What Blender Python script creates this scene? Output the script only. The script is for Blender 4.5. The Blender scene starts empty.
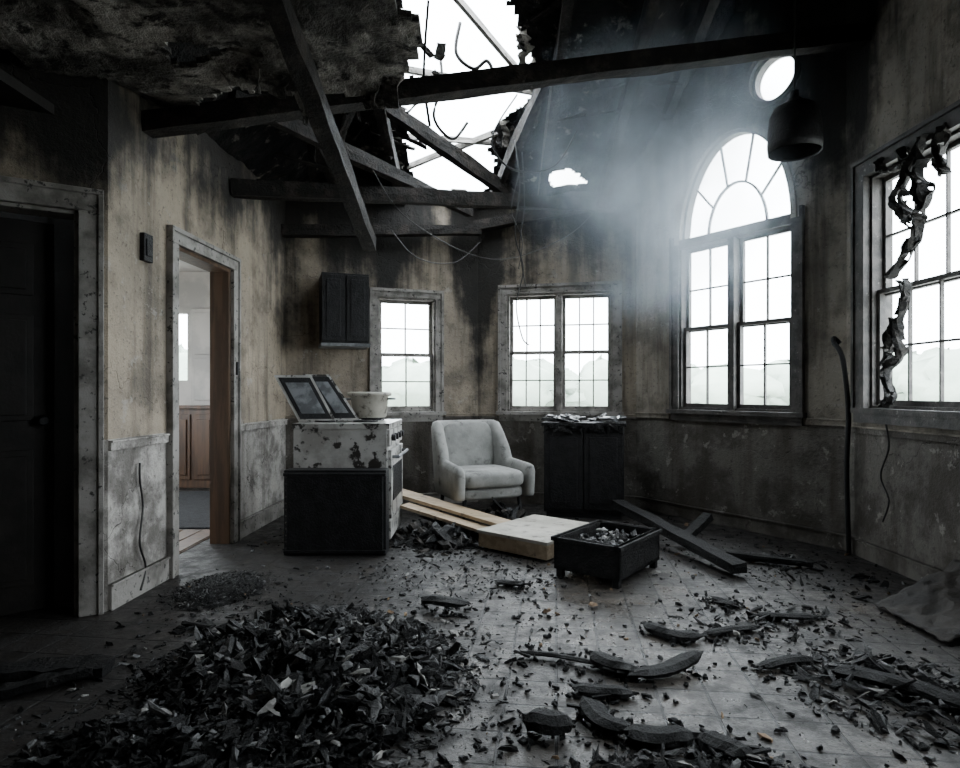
import bpy, math, random
from mathutils import Vector, Matrix, noise
random.seed(7)
R=random.random
def U(a,b): return a+(b-a)*random.random()

# ------------------------------------------------------------ materials
def newmat(name):
    m=bpy.data.materials.new(name); m.use_nodes=True
    nt=m.node_tree; b=nt.nodes.get('Principled BSDF')
    return m,nt,b
class G:
    def __init__(s,nt): s.nt=nt
    def n(s,t,**k):
        x=s.nt.nodes.new(t)
        for a,v in k.items():
            if a.startswith('i_'):
                s.set(x.inputs[a[2:].replace('_',' ')],v)
            else: setattr(x,a,v)
        return x
    def set(s,sock,v):
        if isinstance(v,bpy.types.NodeSocket): s.nt.links.new(v,sock)
        else:
            sock.default_value=v
    def pos(s):
        return s.n('ShaderNodeNewGeometry').outputs['Position']
    def noise(s,scale,detail=5,rough=.6,vec=None,mapscale=None):
        v=vec or s.pos()
        if mapscale:
            mp=s.n('ShaderNodeMapping'); s.set(mp.inputs['Vector'],v); mp.inputs['Scale'].default_value=mapscale; v=mp.outputs[0]
        x=s.n('ShaderNodeTexNoise'); s.set(x.inputs['Vector'],v)
        x.inputs['Scale'].default_value=scale; x.inputs['Detail'].default_value=detail; x.inputs['Roughness'].default_value=rough
        return x.outputs['Fac']
    def m(s,op,a,b=0.0,c=None,clamp=False):
        x=s.n('ShaderNodeMath',operation=op); x.use_clamp=clamp
        s.set(x.inputs[0],a); s.set(x.inputs[1],b)
        if c is not None: s.set(x.inputs[2],c)
        return x.outputs[0]
    def ss(s,v,lo,hi):
        x=s.n('ShaderNodeMapRange'); x.interpolation_type='SMOOTHSTEP'
        s.set(x.inputs['Value'],v); x.inputs['From Min'].default_value=lo; x.inputs['From Max'].default_value=hi
        return x.outputs['Result']
    def mix(s,f,a,b):
        x=s.n('ShaderNodeMix',data_type='RGBA')
        s.set(x.inputs[0],f)
        s.set(x.inputs[6],a if isinstance(a,bpy.types.NodeSocket) else (*a,1))
        s.set(x.inputs[7],b if isinstance(b,bpy.types.NodeSocket) else (*b,1))
        return x.outputs[2]
    def bump(s,h,st=.5,dist=.01):
        x=s.n('ShaderNodeBump'); x.inputs['Strength'].default_value=st; x.inputs['Distance'].default_value=dist
        s.set(x.inputs['Height'],h); return x.outputs[0]
    def z(s):
        x=s.n('ShaderNodeSeparateXYZ'); s.set(x.inputs[0],s.pos()); return x.outputs

def simple(name,c1,c2,scale=8,rough=.8,bump=.5,dist=.01,lo=.4,hi=.6,metal=0,detail=6,mapscale=None,c3=None,s3=30,lo3=.58,hi3=.64,spec=.5):
    m,nt,b=newmat(name); g=G(nt)
    f=g.noise(scale,detail,.62,mapscale=mapscale)
    c=g.mix(g.ss(f,lo,hi),c1,c2)
    if c3: c=g.mix(g.ss(g.noise(s3,6,.65),lo3,hi3),c,c3)
    g.set(b.inputs['Base Color'],c); b.inputs['Roughness'].default_value=rough; b.inputs['Metallic'].default_value=metal
    b.inputs['Specular IOR Level'].default_value=spec
    h=g.m('ADD',f,g.noise(scale*5,5,.7)) 
    g.set(b.inputs['Normal'],g.bump(h,bump,dist))
    return m

def wallmat(name,base,base2,dado,soot_bias=0.0,zc=2.1,corners=()):
    m,nt,b=newmat(name); g=G(nt)
    P=g.z(); z=P[2]
    n1=g.noise(.9,6,.6); n2=g.noise(7,8,.7); n3=g.noise(38,5,.7); n4=g.noise(2.8,8,.68)
    drip=g.noise(5,5,.6,mapscale=(1,1,.10))
    c=g.mix(g.ss(g.noise(2.3,6,.65),.35,.65),base,base2)
    # dado
    dd=g.mix(g.ss(n4,.42,.6),dado,tuple(x*.5 for x in dado))
    low=g.m('LESS_THAN',z,.9)
    c=g.mix(low,c,dd)
    # grime, streaks
    c=g.mix(g.m('MULTIPLY',g.ss(n4,.46,.66),.55),c,(.060,.050,.040))
    c=g.mix(g.m('MULTIPLY',g.ss(drip,.45,.68),.72),c,(.048,.039,.030))
    # flaked paint
    c=g.mix(g.m('MULTIPLY',g.ss(n2,.60,.64),.45),c,(.38,.36,.33))
    c=g.mix(g.m('MULTIPLY',g.ss(n3,.57,.66),.55),c,(.035,.032,.028))
    vo=g.n('ShaderNodeTexVoronoi',feature='DISTANCE_TO_EDGE'); 
    wv=g.n('ShaderNodeVectorMath',operation='ADD'); g.set(wv.inputs[0],g.pos())
    nz=g.n('ShaderNodeTexNoise'); nz.inputs['Scale'].default_value=4; nz.inputs['Detail'].default_value=5; g.set(nz.inputs['Vector'],g.pos())
    sc=g.n('ShaderNodeVectorMath',operation='SCALE'); g.set(sc.inputs[0],nz.outputs['Color']); sc.inputs['Scale'].default_value=.5
    g.set(wv.inputs[1],sc.outputs[0]); g.set(vo.inputs['Vector'],wv.outputs[0]); vo.inputs['Scale'].default_value=1.5
    crack=g.m('MULTIPLY',g.ss(vo.outputs['Distance'],.008,.0),g.ss(n1,.44,.58))
    c=g.mix(g.m('MULTIPLY',crack,.6),c,(.03,.025,.02))
    # soot: patches, heavier towards the ceiling; also darker along the floor and in corners
    zz=g.m('MULTIPLY',g.m('SUBTRACT',z,zc),.26)
    zl=g.m('MULTIPLY',g.m('SUBTRACT',.6,z,clamp=True),.45)
    s=g.m('ADD',g.m('ADD',g.m('ADD',n1,zz),g.m('MULTIPLY',n2,.25)),zl)
    s=g.m('ADD',s,g.m('MULTIPLY',g.m('SUBTRACT',drip,.5),.55))
    s=g.m('ADD',s,soot_bias)
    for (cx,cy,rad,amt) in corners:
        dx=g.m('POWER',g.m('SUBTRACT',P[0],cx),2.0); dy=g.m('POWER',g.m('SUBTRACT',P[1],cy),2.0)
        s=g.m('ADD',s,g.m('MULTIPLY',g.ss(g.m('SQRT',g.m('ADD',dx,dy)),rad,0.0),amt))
    s=g.ss(s,.52,.80)
    c=g.mix(g.m('MULTIPLY',s,.96),c,(.008,.0075,.007))
    g.set(b.inputs['Base Color'],c)
    b.inputs['Roughness'].default_value=.72; b.inputs['Specular IOR Level'].default_value=.3
    g.set(b.inputs['Normal'],g.bump(g.m('SUBTRACT',g.m('ADD',g.m('ADD',n2,g.m('MULTIPLY',n3,.5)),g.m('MULTIPLY',drip,.5)),crack),.7,.022))
    return m

M={}
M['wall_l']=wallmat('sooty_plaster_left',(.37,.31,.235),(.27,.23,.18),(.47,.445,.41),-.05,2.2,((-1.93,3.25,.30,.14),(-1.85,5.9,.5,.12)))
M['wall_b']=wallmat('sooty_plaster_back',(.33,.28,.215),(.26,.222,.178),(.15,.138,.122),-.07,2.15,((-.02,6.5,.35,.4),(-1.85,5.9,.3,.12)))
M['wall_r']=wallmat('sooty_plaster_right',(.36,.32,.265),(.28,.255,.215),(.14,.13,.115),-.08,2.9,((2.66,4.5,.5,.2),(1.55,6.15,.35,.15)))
M['hall']=simple('hall_plaster',(.50,.47,.44),(.38,.36,.34),2,.8,.2)
M['char']=simple('charred_wood',(.003,.003,.003),(.012,.011,.010),14,.6,1,.02,.45,.7,spec=.2)
M['beam']=simple('charred_beam_timber',(.007,.0055,.0045),(.034,.027,.022),10,.7,1,.02,.45,.7,spec=.25)
M['roof']=simple('burnt_roof_boards',(.006,.006,.006),(.034,.030,.027),5,.8,1,.05,.5,.75,c3=(.16,.145,.13),s3=6,lo3=.58,hi3=.68,spec=.2)
M['ceil']=simple('scorched_ceiling_plaster',(.040,.037,.033),(.32,.30,.27),2.2,.85,1,.05,.44,.64,detail=9,c3=(.012,.0105,.009),s3=9,lo3=.50,hi3=.62,spec=.2)
M['trim']=simple('grimy_painted_trim',(.27,.255,.235),(.11,.102,.09),6,.6,.5,.008,.4,.65,c3=(.03,.028,.025),s3=25)
M['frame']=simple('blistered_window_paint',(.07,.064,.058),(.025,.023,.021),9,.6,.6,.006,.4,.6,c3=(.20,.19,.17),s3=30,lo3=.62,hi3=.70)
M['jamb']=simple('brown_wood_jamb',(.11,.062,.034),(.06,.033,.018),5,.5,.3,.005,mapscale=(4,4,.4))
M['doorpaint']=simple('dark_door_paint',(.010,.009,.0075),(.016,.014,.012),6,.5,.4,.005,spec=.25)
M['enamel']=simple('chipped_white_enamel',(.46,.455,.435),(.30,.29,.27),5,.4,.4,.004,c3=(.03,.027,.024),s3=9,lo3=.52,hi3=.58)
M['black']=simple('burnt_black_metal',(.004,.004,.0045),(.011,.011,.012),12,.5,.8,.008,spec=.3)
M['grey']=simple('ash_grey_metal',(.20,.21,.22),(.08,.085,.09),10,.5,.4,.005)
M['fabric']=simple('grey_upholstery',(.30,.30,.285),(.20,.20,.192),6,.95,.6,.006,.35,.7,c3=(.08,.078,.074),s3=8,lo3=.55,hi3=.72)
M['woodl']=simple('pale_pine_board',(.46,.355,.24),(.33,.25,.16),4,.6,.3,.004,mapscale=(1,6,6),c3=(.08,.065,.05),s3=9,lo3=.56,hi3=.68)
M['cream']=simple('cream_board_top',(.47,.445,.385),(.35,.33,.28),5,.6,.3,.004,c3=(.12,.105,.09),s3=10,lo3=.56,hi3=.68)
M['ash']=simple('pale_ash',(.20,.20,.20),(.09,.09,.09),18,.9,1,.01)
M['white']=simple('plaster_fragment',(.40,.39,.37),(.22,.215,.20),14,.85,.6,.01)
M['tan']=simple('splintered_wood',(.30,.20,.11),(.16,.10,.06),14,.7,.6,.01)
M['wire']=simple('melted_cable',(.006,.006,.006),(.02,.018,.016),20,.5,.3,.004)
M['sheet']=simple('sooty_plastic_sheet',(.045,.039,.033),(.02,.018,.016),5,.6,.8,.02,spec=.3)
M['rag']=simple('scorched_fabric',(.006,.006,.006),(.03,.027,.024),20,.9,1,.01)
M['rug']=simple('dark_woven_rug',(.016,.017,.020),(.035,.037,.04),30,.95,1,.01)
M['coal']=simple('glossy_char',(.003,.003,.0035),(.010,.011,.012),16,.30,1,.010,.4,.7,spec=.38)
M['log']=simple('smooth_char',(.002,.002,.002),(.008,.008,.008),22,.55,1,.012,.4,.7,spec=.2)
M['tree']=simple('hazy_foliage',(.36,.43,.35),(.27,.33,.27),.5,.9,.3,.1)
M['ground']=simple('pale_ground',(.5,.5,.46),(.4,.4,.37),.5,.9,.3,.1)
M['brownw']=simple('brown_wainscot',(.10,.052,.027),(.055,.03,.017),3,.5,.3,.005,mapscale=(6,6,.6))

# floor
m,nt,b=newmat('sooty_tile_floor'); g=G(nt); M['floor']=m
mp=g.n('ShaderNodeMapping'); g.set(mp.inputs['Vector'],g.pos()); mp.inputs['Rotation'].default_value=(0,0,math.radians(7))
br=g.n('ShaderNodeTexBrick'); br.offset=0.0; g.set(br.inputs['Vector'],mp.outputs[0])
br.inputs['Scale'].default_value=1; br.inputs['Brick Width'].default_value=.19; br.inputs['Row Height'].default_value=.19
br.inputs['Mortar Size'].default_value=.006; br.inputs['Mortar Smooth'].default_value=.3
br.inputs['Color1'].default_value=(.125,.109,.093,1); br.inputs['Color2'].default_value=(.062,.054,.046,1); br.inputs['Mortar'].default_value=(.005,.0045,.004,1)
n1=g.noise(1.1,7,.65); n2=g.noise(9,8,.7); n3=g.noise(60,4,.7); n4=g.noise(3.3,9,.72)
X,Y,Z=g.z()[:3]
c=g.mix(g.m('MULTIPLY',g.ss(n2,.42,.60),.75),br.outputs['Color'],(.024,.021,.018))
dx=g.m('POWER',g.m('MULTIPLY',g.m('SUBTRACT',X,.75),.50),2.0); dy=g.m('POWER',g.m('MULTIPLY',g.m('SUBTRACT',Y,2.8),.38),2.0)  # lighter area right of centre put into the tile colour, darkening outward
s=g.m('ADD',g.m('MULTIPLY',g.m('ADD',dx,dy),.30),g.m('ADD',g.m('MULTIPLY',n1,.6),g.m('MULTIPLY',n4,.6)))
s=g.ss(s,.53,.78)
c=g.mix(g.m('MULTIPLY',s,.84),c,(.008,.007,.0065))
c=g.mix(g.m('MULTIPLY',g.ss(n3,.56,.68),.75),c,(.006,.006,.006))
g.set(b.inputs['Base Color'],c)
g.set(b.inputs['Roughness'],g.m('ADD',g.m('ADD',g.m('MULTIPLY',g.ss(n2,.35,.65),.35),g.m('MULTIPLY',s,.22)),.16))
b.inputs['Specular IOR Level'].default_value=.42
h=g.m('ADD',g.m('MULTIPLY',br.outputs['Fac'],-1.8),g.m('ADD',n2,g.m('MULTIPLY',n3,.5)))
g.set(b.inputs['Normal'],g.bump(h,.8,.008))

# ------------------------------------------------------------ mesh builder
class MB:
    def __init__(s): s.v=[];s.f=[];s.mi=[];s.mats=[]
    def mat(s,k):
        if k not in s.mats: s.mats.append(k)
        return s.mats.index(k)
    def add(s,vs,fs,k):
        o=len(s.v); i=s.mat(k)
        s.v+= [tuple(v) for v in vs]
        for f in fs: s.f.append([a+o for a in f]); s.mi.append(i)
    def box(s,Mx,size,k,jit=0,taper=1):
        hx,hy,hz=[a/2 for a in size]; vs=[]
        for z in(-1,1):
            for y in(-1,1):
                for x in(-1,1):
                    t=taper if z>0 else 1
                    p=Vector((x*hx*t,y*hy*t,z*hz))
                    if jit: p+=Vector((U(-1,1)*hx,U(-1,1)*hy,U(-1,1)*hz))*jit
                    vs.append(Mx@p)
        s.add(vs,[(0,2,3,1),(4,5,7,6),(0,1,5,4),(2,6,7,3),(0,4,6,2),(1,3,7,5)],k)
    def shard(s,Mx,size,k):
        n=random.choice((3,4,5,5,6)); hx,hy,hz=[a/2 for a in size]
        off=U(0,6.28); lo=[];hi=[]
        cx,cy=U(-.25,.25)*hx,U(-.25,.25)*hy
        for i in range(n):
            a=off+(i+U(-.3,.3))*2*math.pi/n; r=U(.55,1.15)
            p=Vector((r*hx*math.cos(a),r*hy*math.sin(a),0)); t=U(.5,.95)
            curl=Vector((0,0,(r*r)*U(-.3,1)*hz*1.5))
            lo.append(Mx@(p+Vector((0,0,-hz))+curl)); hi.append(Mx@(Vector((p.x*t+cx,p.y*t+cy,hz*U(.3,1.4)))+curl))
        vs=lo+hi; fs=[tuple(range(n))[::-1],tuple(range(n,2*n))]+[(i,(i+1)%n,n+(i+1)%n,n+i) for i in range(n)]
        s.add(vs,fs,k)
    def bx(s,x0,x1,y0,y1,z0,z1,k,Mx=Matrix()):
        s.box(Mx@Matrix.Translation(((x0+x1)/2,(y0+y1)/2,(z0+z1)/2)),(abs(x1-x0),abs(y1-y0),abs(z1-z0)),k)
    def beam(s,p,q,w,h,k,jit=.012,seg=14,up=Vector((0,0,1))):
        p=Vector(p);q=Vector(q);d=(q-p);L=d.length;d.normalize()
        sx=d.cross(up).normalized(); uz=sx.cross(d)
        rings=[]
        sd=U(0,100)
        for i in range(seg+1):
            c=p+d*L*i/seg; r=[]
            for a,bb in((-1,-1),(-.1,-1.0),(1,-1),(1,0),(1,1),(0,1.0),(-1,1),(-1,.1)):
                n=noise.noise_vector(Vector((i*.45+sd,a*2,bb*2)))*jit
                r.append(c+sx*(a*w/2)+uz*(bb*h/2)+n)
            rings.append(r)
        s.rings(rings,k,cap=True)
    def rings(s,rings,k,cap=True,closed=False):
        n=len(rings[0]); vs=[v for r in rings for v in r]; fs=[]
        m=len(rings)
        for i in range(m-1 if not closed else m):
            for j in range(n):
                a=i*n+j; b2=i*n+(j+1)%n; i2=(i+1)%m
                fs.append((a,b2,i2*n+(j+1)%n,i2*n+j))
        if cap and not closed: fs.append(tuple(range(n))[::-1]); fs.append(tuple(range((m-1)*n,m*n)))
        s.add(vs,fs,k)
    def tube(s,pts,r,k,n=6):
        pts=[Vector(p) for p in pts]; rings=[]
        for i,p in enumerate(pts):
            d=(pts[min(i+1,len(pts)-1)]-pts[max(i-1,0)]).normalized()
            a=d.cross(Vector((.13,.21,1))) 
            if a.length<.1: a=d.cross(Vector((1,.1,0)))
            a.normalize(); b2=d.cross(a)
            rr=r(i/(len(pts)-1)) if callable(r) else r
            rings.append([p+a*math.cos(t)*rr+b2*math.sin(t)*rr for t in [2*math.pi*j/n for j in range(n)]])
        s.rings(rings,k)
    def lathe(s,c,prof,k,n=32):
        rings=[[Vector(c)+Vector((r*math.cos(2*math.pi*j/n),r*math.sin(2*math.pi*j/n),z)) for j in range(n)] for r,z in prof]
        s.rings(rings,k,cap=False)
    def obj(s,name,smooth=False,bevel=0,subsurf=0,origin=None):
        me=bpy.data.meshes.new(name); me.from_pydata(s.v,[],s.f)
        for k in s.mats: me.materials.append(M[k])
        me.polygons.foreach_set('material_index',s.mi)
        if smooth: me.polygons.foreach_set('use_smooth',[True]*len(s.f))
        me.update()
        o=bpy.data.objects.new(name,me); bpy.context.collection.objects.link(o)
        if bevel:
            bm=o.modifiers.new('b','BEVEL'); bm.width=bevel; bm.segments=2; bm.limit_method='ANGLE'
        if subsurf:
            sm=o.modifiers.new('s','SUBSURF'); sm.levels=subsurf; sm.render_levels=subsurf
        return o
def TR(x,y,z,rz=0,rx=0,ry=0):
    return Matrix.Translation((x,y,z))@Matrix.Rotation(rz,4,'Z')@Matrix.Rotation(ry,4,'Y')@Matrix.Rotation(rx,4,'X')
def spl(pts,n=8):
    pts=[Vector(p) for p in pts]; out=[]
    P=[pts[0]]+pts+[pts[-1]]
    for i in range(1,len(P)-2):
        for j in range(n):
            t=j/n; a,b2,c,d=P[i-1],P[i],P[i+1],P[i+2]
            out.append(.5*((2*b2)+(-a+c)*t+(2*a-5*b2+4*c-d)*t*t+(-a+3*b2-3*c+d)*t**3))
    out.append(pts[-1]); return out

# ------------------------------------------------------------ roof surface
Pm=(-3.67,-1.5);P0=(-3.67,2.23);P1=(-1.95,3.25);P2=(-1.85,5.9);P3=(-.02,6.5);P4=(1.55,6.15);P5=(2.66,4.5);P6=(2.75,-1.5)
def roofz(x,y):
    a=2.95+.85*max(0,x+1.9)
    b2=6.0-.45*y+max(0,x-1.3)*.85
    return min(a,b2,4.45)
hole=[(-.50,4.42),(.22,4.42),(.30,4.8),(.47,5.05),(.42,5.3),(.16,5.5),(.10,5.8),(.16,6.25),(-.50,6.28),(-.74,6.0),(-.66,5.5),(-.62,5.0)]
hole2=[(.66,6.0),(.85,5.95),(1.04,6.12),(.95,6.2),(.75,6.2)]
def inside(p,poly):
    x,y=p; c=False; j=len(poly)-1
    for i in range(len(poly)):
        xi,yi=poly[i]; xj,yj=poly[j]
        if (yi>y)!=(yj>y) and x<(xj-xi)*(y-yi)/(yj-yi)+xi: c=not c
        j=i
    return c
foot=[(-3.80,-1.63),(-3.80,2.33),(-2.05,3.36),(-1.99,5.98),(-.03,6.62),(1.60,6.27),(2.78,4.53),(2.88,-1.63)]
mb=MB(); st=.03; nx=int(7.2/st); ny=int(8.7/st); vs=[];fs=[]
for j in range(ny+1):
    for i in range(nx+1):
        x=-4.1+i*st;y=-1.7+j*st
        n=noise.noise(Vector((x*2.1,y*2.1,0)))*.05+noise.noise(Vector((x*8,y*8,3)))*.025
        vs.append((x,y,roofz(x,y)+n))
for j in range(ny):
    for i in range(nx):
        x=-4.1+(i+.5)*st;y=-1.7+(j+.5)*st
        if not inside((x,y),foot): continue
        q=(x+noise.noise(Vector((x*5,y*5,9)))*.10+noise.noise(Vector((x*19,y*19,9)))*.03,y+noise.noise(Vector((x*5,y*5,19)))*.10)
        if inside(q,hole) or inside(q,hole2): continue
        a=j*(nx+1)+i; fs.append((a,a+nx+1,a+nx+2,a+1))
mb.add(vs,fs,'roof'); mb.obj('ceiling')

mb=MB(); vs=[];fs=[];st=.03; ids={}
for j in range(int(5.4/st)+1):
    for i in range(int(3.9/st)+1):
        x=-3.9+i*st;y=-1.4+j*st
        n=noise.noise(Vector((x*1.5,y*1.5,5)))*.06+noise.noise(Vector((x*7,y*7,3)))*.025
        d=max(0,y-2.95)
        z=2.82+n-(d*d*.5 if x>-1.3 else 0)
        ids[i,j]=len(vs); vs.append((x,y,z))
for (i,j) in list(ids):
    if (i+1,j+1) in ids:
        x=-3.9+i*st;y=-1.4+j*st
        w=noise.noise(Vector((x*3,y*3,1)))*.16+noise.noise(Vector((x*11,y*11,1)))*.08
        yl=3.25 if x>-1.3 else 3.25+(-1.3-x)*.9
        if y+w>yl or x+w>-.36 : continue
        if x<-3.62: continue
        if x<-1.93 and y>3.22+(x+1.95)*.593: continue
        if noise.noise(Vector((x*2.2+7,y*2.2,8)))>.42: continue
        fs.append((ids[i,j],ids[i,j+1],ids[i+1,j+1],ids[i+1,j]))
mb.add(vs,fs,'ceil'); o=mb.obj('ceiling_plaster_remnant')
so=o.modifiers.new('s','SOLIDIFY'); so.thickness=.03; so.offset=1

# ------------------------------------------------------------ walls
T=.14
class WF:
    def __init__(s,p0,p1):
        s.p0=Vector((*p0,0)); s.p1=Vector((*p1,0)); s.u=(s.p1-s.p0); s.L=s.u.length; s.u.normalize()
        s.n=Vector((s.u.y,-s.u.x,0))
        s.M=Matrix(((s.u.x,s.n.x,0,s.p0.x),(s.u.y,s.n.y,0,s.p0.y),(0,0,1,0),(0,0,0,1)))
    def P(s,a,d,z): return s.p0+s.u*a+s.n*d+Vector((0,0,z))
def wall(name,F,ops,mat,top=None,T=T):
    mb=MB(); br={0,F.L}
    for a,b2,lo,hi,n in ops:
        for i in range(n+1): br.add(a+(b2-a)*i/n)
    k=0
    while k<F.L: br.add(k); k+=.25
    br=sorted(br)
    def tp(s_):
        if top: return top
        q=F.P(s_,0,0); return roofz(q.x,q.y)+.06
    for a,b2 in zip(br,br[1:]):
        if b2-a<1e-4: continue
        mid=(a+b2)/2; ivs=[]
        act=sorted([o_ for o_ in ops if o_[0]<mid<o_[1]],key=lambda o_:o_[2](mid))
        lo=(0,0)
        for o_ in act:
            ivs.append((lo,(o_[2](a),o_[2](b2)))); lo=(o_[3](a),o_[3](b2))
        ivs.append((lo,(tp(a),tp(b2))))
        for (l0,l1),(h0,h1) in ivs:
            if h0-l0<1e-4 and h1-l1<1e-4: continue
            vs=[F.P(a,-T,l0),F.P(b2,-T,l1),F.P(a,0,l0),F.P(b2,0,l1),F.P(a,-T,h0),F.P(b2,-T,h1),F.P(a,0,h0),F.P(b2,0,h1)]
            mb.add(vs,[(0,2,3,1),(4,5,7,6),(0,1,5,4),(2,6,7,3),(0,4,6,2),(1,3,7,5)],mat)
    return mb.obj(name)
def rect(a,b2,z0,z1): return (a,b2,lambda s_:z0,lambda s_:z1,1)
FA0=WF(Pm,P0);FA=WF(P0,P1);FB=WF(P1,P2);FC=WF(P2,P3);FC2=WF(P3,P4);FD=WF(P4,P5);FE=WF(P5,P6);FF=WF(P6,Pm)
def sx(F,r):
    return (r*F.p0.y-F.p0.x)/(F.u.x-r*F.u.y)
a1=FA.L-.13; a0=a1-.86
w1a,w1b=sx(FC,-.165),sx(FC,-.072)
w2a,w2b=sx(FC2,.044),sx(FC2,.214)
wda,wdb=sx(FD,.322),sx(FD,.505)
wc=(wda+wdb)/2; wr=(wdb-wda)/2
def arch_hi(s_):
    t=max(0,1-((s_-wc)/wr)**2); return 2.5+.88*math.sqrt(t)
oc=sx(FD,.472); orr=.20; ocz=3.68
wea,web=.27,1.42
w6a,w6b=2.4,3.6  # opening for the added window, out of view
wall('wall_left_rear',FA0,[],'wall_l')
wall('wall_left_entry',FA,[rect(a0,a1,0,2.08)],'wall_l')
d0,d1=.66,1.46
wall('wall_left',FB,[rect(d0,d1,0,2.08)],'wall_l')
wall('wall_back_left',FC,[rect(w1a,w1b,.95,2.10)],'wall_b')
wall('wall_back_right',FC2,[rect(w2a,w2b,.95,2.16)],'wall_b')
wall('wall_bay',FD,[(wda,wdb,lambda s_:.99,arch_hi,28),(oc-orr,oc+orr,lambda s_:ocz-math.sqrt(max(0,orr**2-(s_-oc)**2)),lambda s_:ocz+math.sqrt(max(0,orr**2-(s_-oc)**2)),14)],'wall_r')
wall('wall_right',FE,[rect(wea,web,1.04,2.62),rect(w6a,w6b,1.04,2.62)],'wall_r')
wall('wall_rear',FF,[],'wall_b')
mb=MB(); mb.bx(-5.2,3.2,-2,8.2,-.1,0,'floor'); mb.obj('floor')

mb=MB()
mb.bx(-4.7,-2.1,3.40,3.50,0,2.6,'hall'); mb.obj('wall_hall_front')
F=WF((-4.6,3.5),(-4.6,7.5)); wall('wall_hall_left',F,[rect(.8,2.8,.9,2.2)],'hall',top=2.6,T=.1)  # the opening is unseen, added to let light into the hall
F=WF((-4.6,7.5),(-1.9,7.5)); wall('wall_hall_back',F,[rect(.35,1.06,1.29,2.1)],'hall',top=2.6,T=.1)
F=WF((-2.0,7.5),(-2.0,5.98)); wall('wall_hall_right',F,[],'hall',top=2.6,T=.1)
mb=MB(); mb.bx(-4.7,-2.10,3.5,7.6,2.6,2.7,'hall'); mb.obj('ceiling_hall')
mb=MB(); mb.bx(-4.6,-2.1,7.44,7.5,0,.95,'brownw'); mb.bx(-4.6,-2.1,7.38,7.5,.95,.99,'brownw')
for i in range(9):
    mb.bx(-4.55+i*.28,-4.31+i*.28,7.42,7.45,.10,.88,'brownw'); mb.bx(-4.51+i*.28,-4.35+i*.28,7.40,7.43,.16,.82,'brownw')
mb.obj('trim_1',bevel=.004)
mb=MB(); mb.bx(-3.46,-3.05,7.43,7.49,.99,2.15,'hall'); mb.bx(-3.42,-3.10,7.41,7.44,1.05,1.55,'hall'); mb.bx(-3.42,-3.10,7.41,7.44,1.6,2.1,'hall'); mb.obj('hall_cupboard',bevel=.006)
mb=MB(); mb.bx(-4.1,-2.12,5.2,7.1,.0,.015,'rug'); mb.obj('rug',bevel=.004)
mb=MB(); mb.bx(-3.4,-2.13,3.6,5.15,.0,.006,'jamb')
for i in range(8): mb.bx(-3.39+i*.158,-3.25+i*.158,3.62,5.13,.006,.012,'jamb')
mb.obj('floor_hall_boards')
mb=MB(); mb.bx(-3.95,-3.85,2.3,3.4,0,2.5,'doorpaint'); mb.bx(-3.85,-2.15,3.38,3.40,0,2.5,'doorpaint'); mb.obj('wall_closet')
mb=MB(); mb.bx(-3.95,-2.15,2.5,3.4,2.55,2.6,'doorpaint'); mb.obj('ceiling_closet')

# --------------------------------------------------- window joinery
def sash(mb,F,s0,s1,z0,z1,cols,rows,d=-.07,st=.030,mu=.013,k='frame',skip=()):
    b=lambda a,c,e,f_,t=.035: mb.bx(a,c,d-t/2,d+t/2,e,f_,k,F.M)
    b(s0,s0+st,z0,z1);b(s1-st,s1,z0,z1);b(s0,s1,z0,z0+st*1.2);b(s0,s1,z1-st,z1)
    for i in range(1,cols):
        c=s0+st+(s1-s0-2*st)*i/cols; b(c-mu/2,c+mu/2,z0,z1,.022)
    for i in range(1,rows):
        c=z0+st+(z1-z0-2*st)*i/rows; b(s0,s1,c-mu/2,c+mu/2,.022)
def casing(mb,F,s0,s1,z0,z1,w=.075,k='trim',sill=True,head=True,dp=.025):
    b=lambda a,c,e,f_,d0=0,d1=dp: mb.bx(a,c,d0,d1,e,f_,k,F.M)
    b(s0-w,s0,z0,z1);b(s1,s1+w,z0,z1)
    b(s0-w-.012,s0-w+.014,z0,z1+w,0,dp+.012); b(s1+w-.014,s1+w+.012,z0,z1+w,0,dp+.012)
    if head:
        b(s0-w,s1+w,z1,z1+w); b(s0-w-.012,s1+w+.012,z1+w-.014,z1+w+.014,0,dp+.014)
    if sill:
        b(s0-w-.03,s1+w+.03,z0-.035,z0,-.05,.06); b(s0-w,s1+w,z0-.10,z0-.035)
def liner(mb,F,s0,s1,z0,z1,k='frame',t=.02):
    mb.bx(s0,s0+t,-T,0,z0,z1,k,F.M);mb.bx(s1-t,s1,-T,0,z0,z1,k,F.M);mb.bx(s0,s1,-T,0,z1-t,z1,k,F.M);mb.bx(s0,s1,-T,0,z0,z0+t,k,F.M)
mb=MB(); liner(mb,FC,w1a,w1b,.95,2.10,'trim')
zm=1.52
sash(mb,FC,w1a+.02,w1b-.02,.97,zm+.02,2,2,-.05,k='trim'); sash(mb,FC,w1a+.02,w1b-.02,zm-.01,2.08,2,2,-.09,k='trim')
casing(mb,FC,w1a,w1b,.95,2.10,.07,'trim'); mb.obj('window_1')
mb=MB(); liner(mb,FC2,w2a,w2b,.95,2.16,'trim'); mid=(w2a+w2b)/2
for a,b2 in((w2a+.02,mid-.03),(mid+.03,w2b-.02)):
    sash(mb,FC2,a,b2,.97,1.57,3,2,-.05,k='trim'); sash(mb,FC2,a,b2,1.54,2.14,3,2,-.09,k='trim')
mb.bx(mid-.03,mid+.03,-.12,.01,.95,2.16,'trim',FC2.M)
casing(mb,FC2,w2a,w2b,.95,2.16,.08,'trim'); mb.obj('window_2')
mb=MB(); liner(mb,FD,wda,wdb,.99,2.48)
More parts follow.
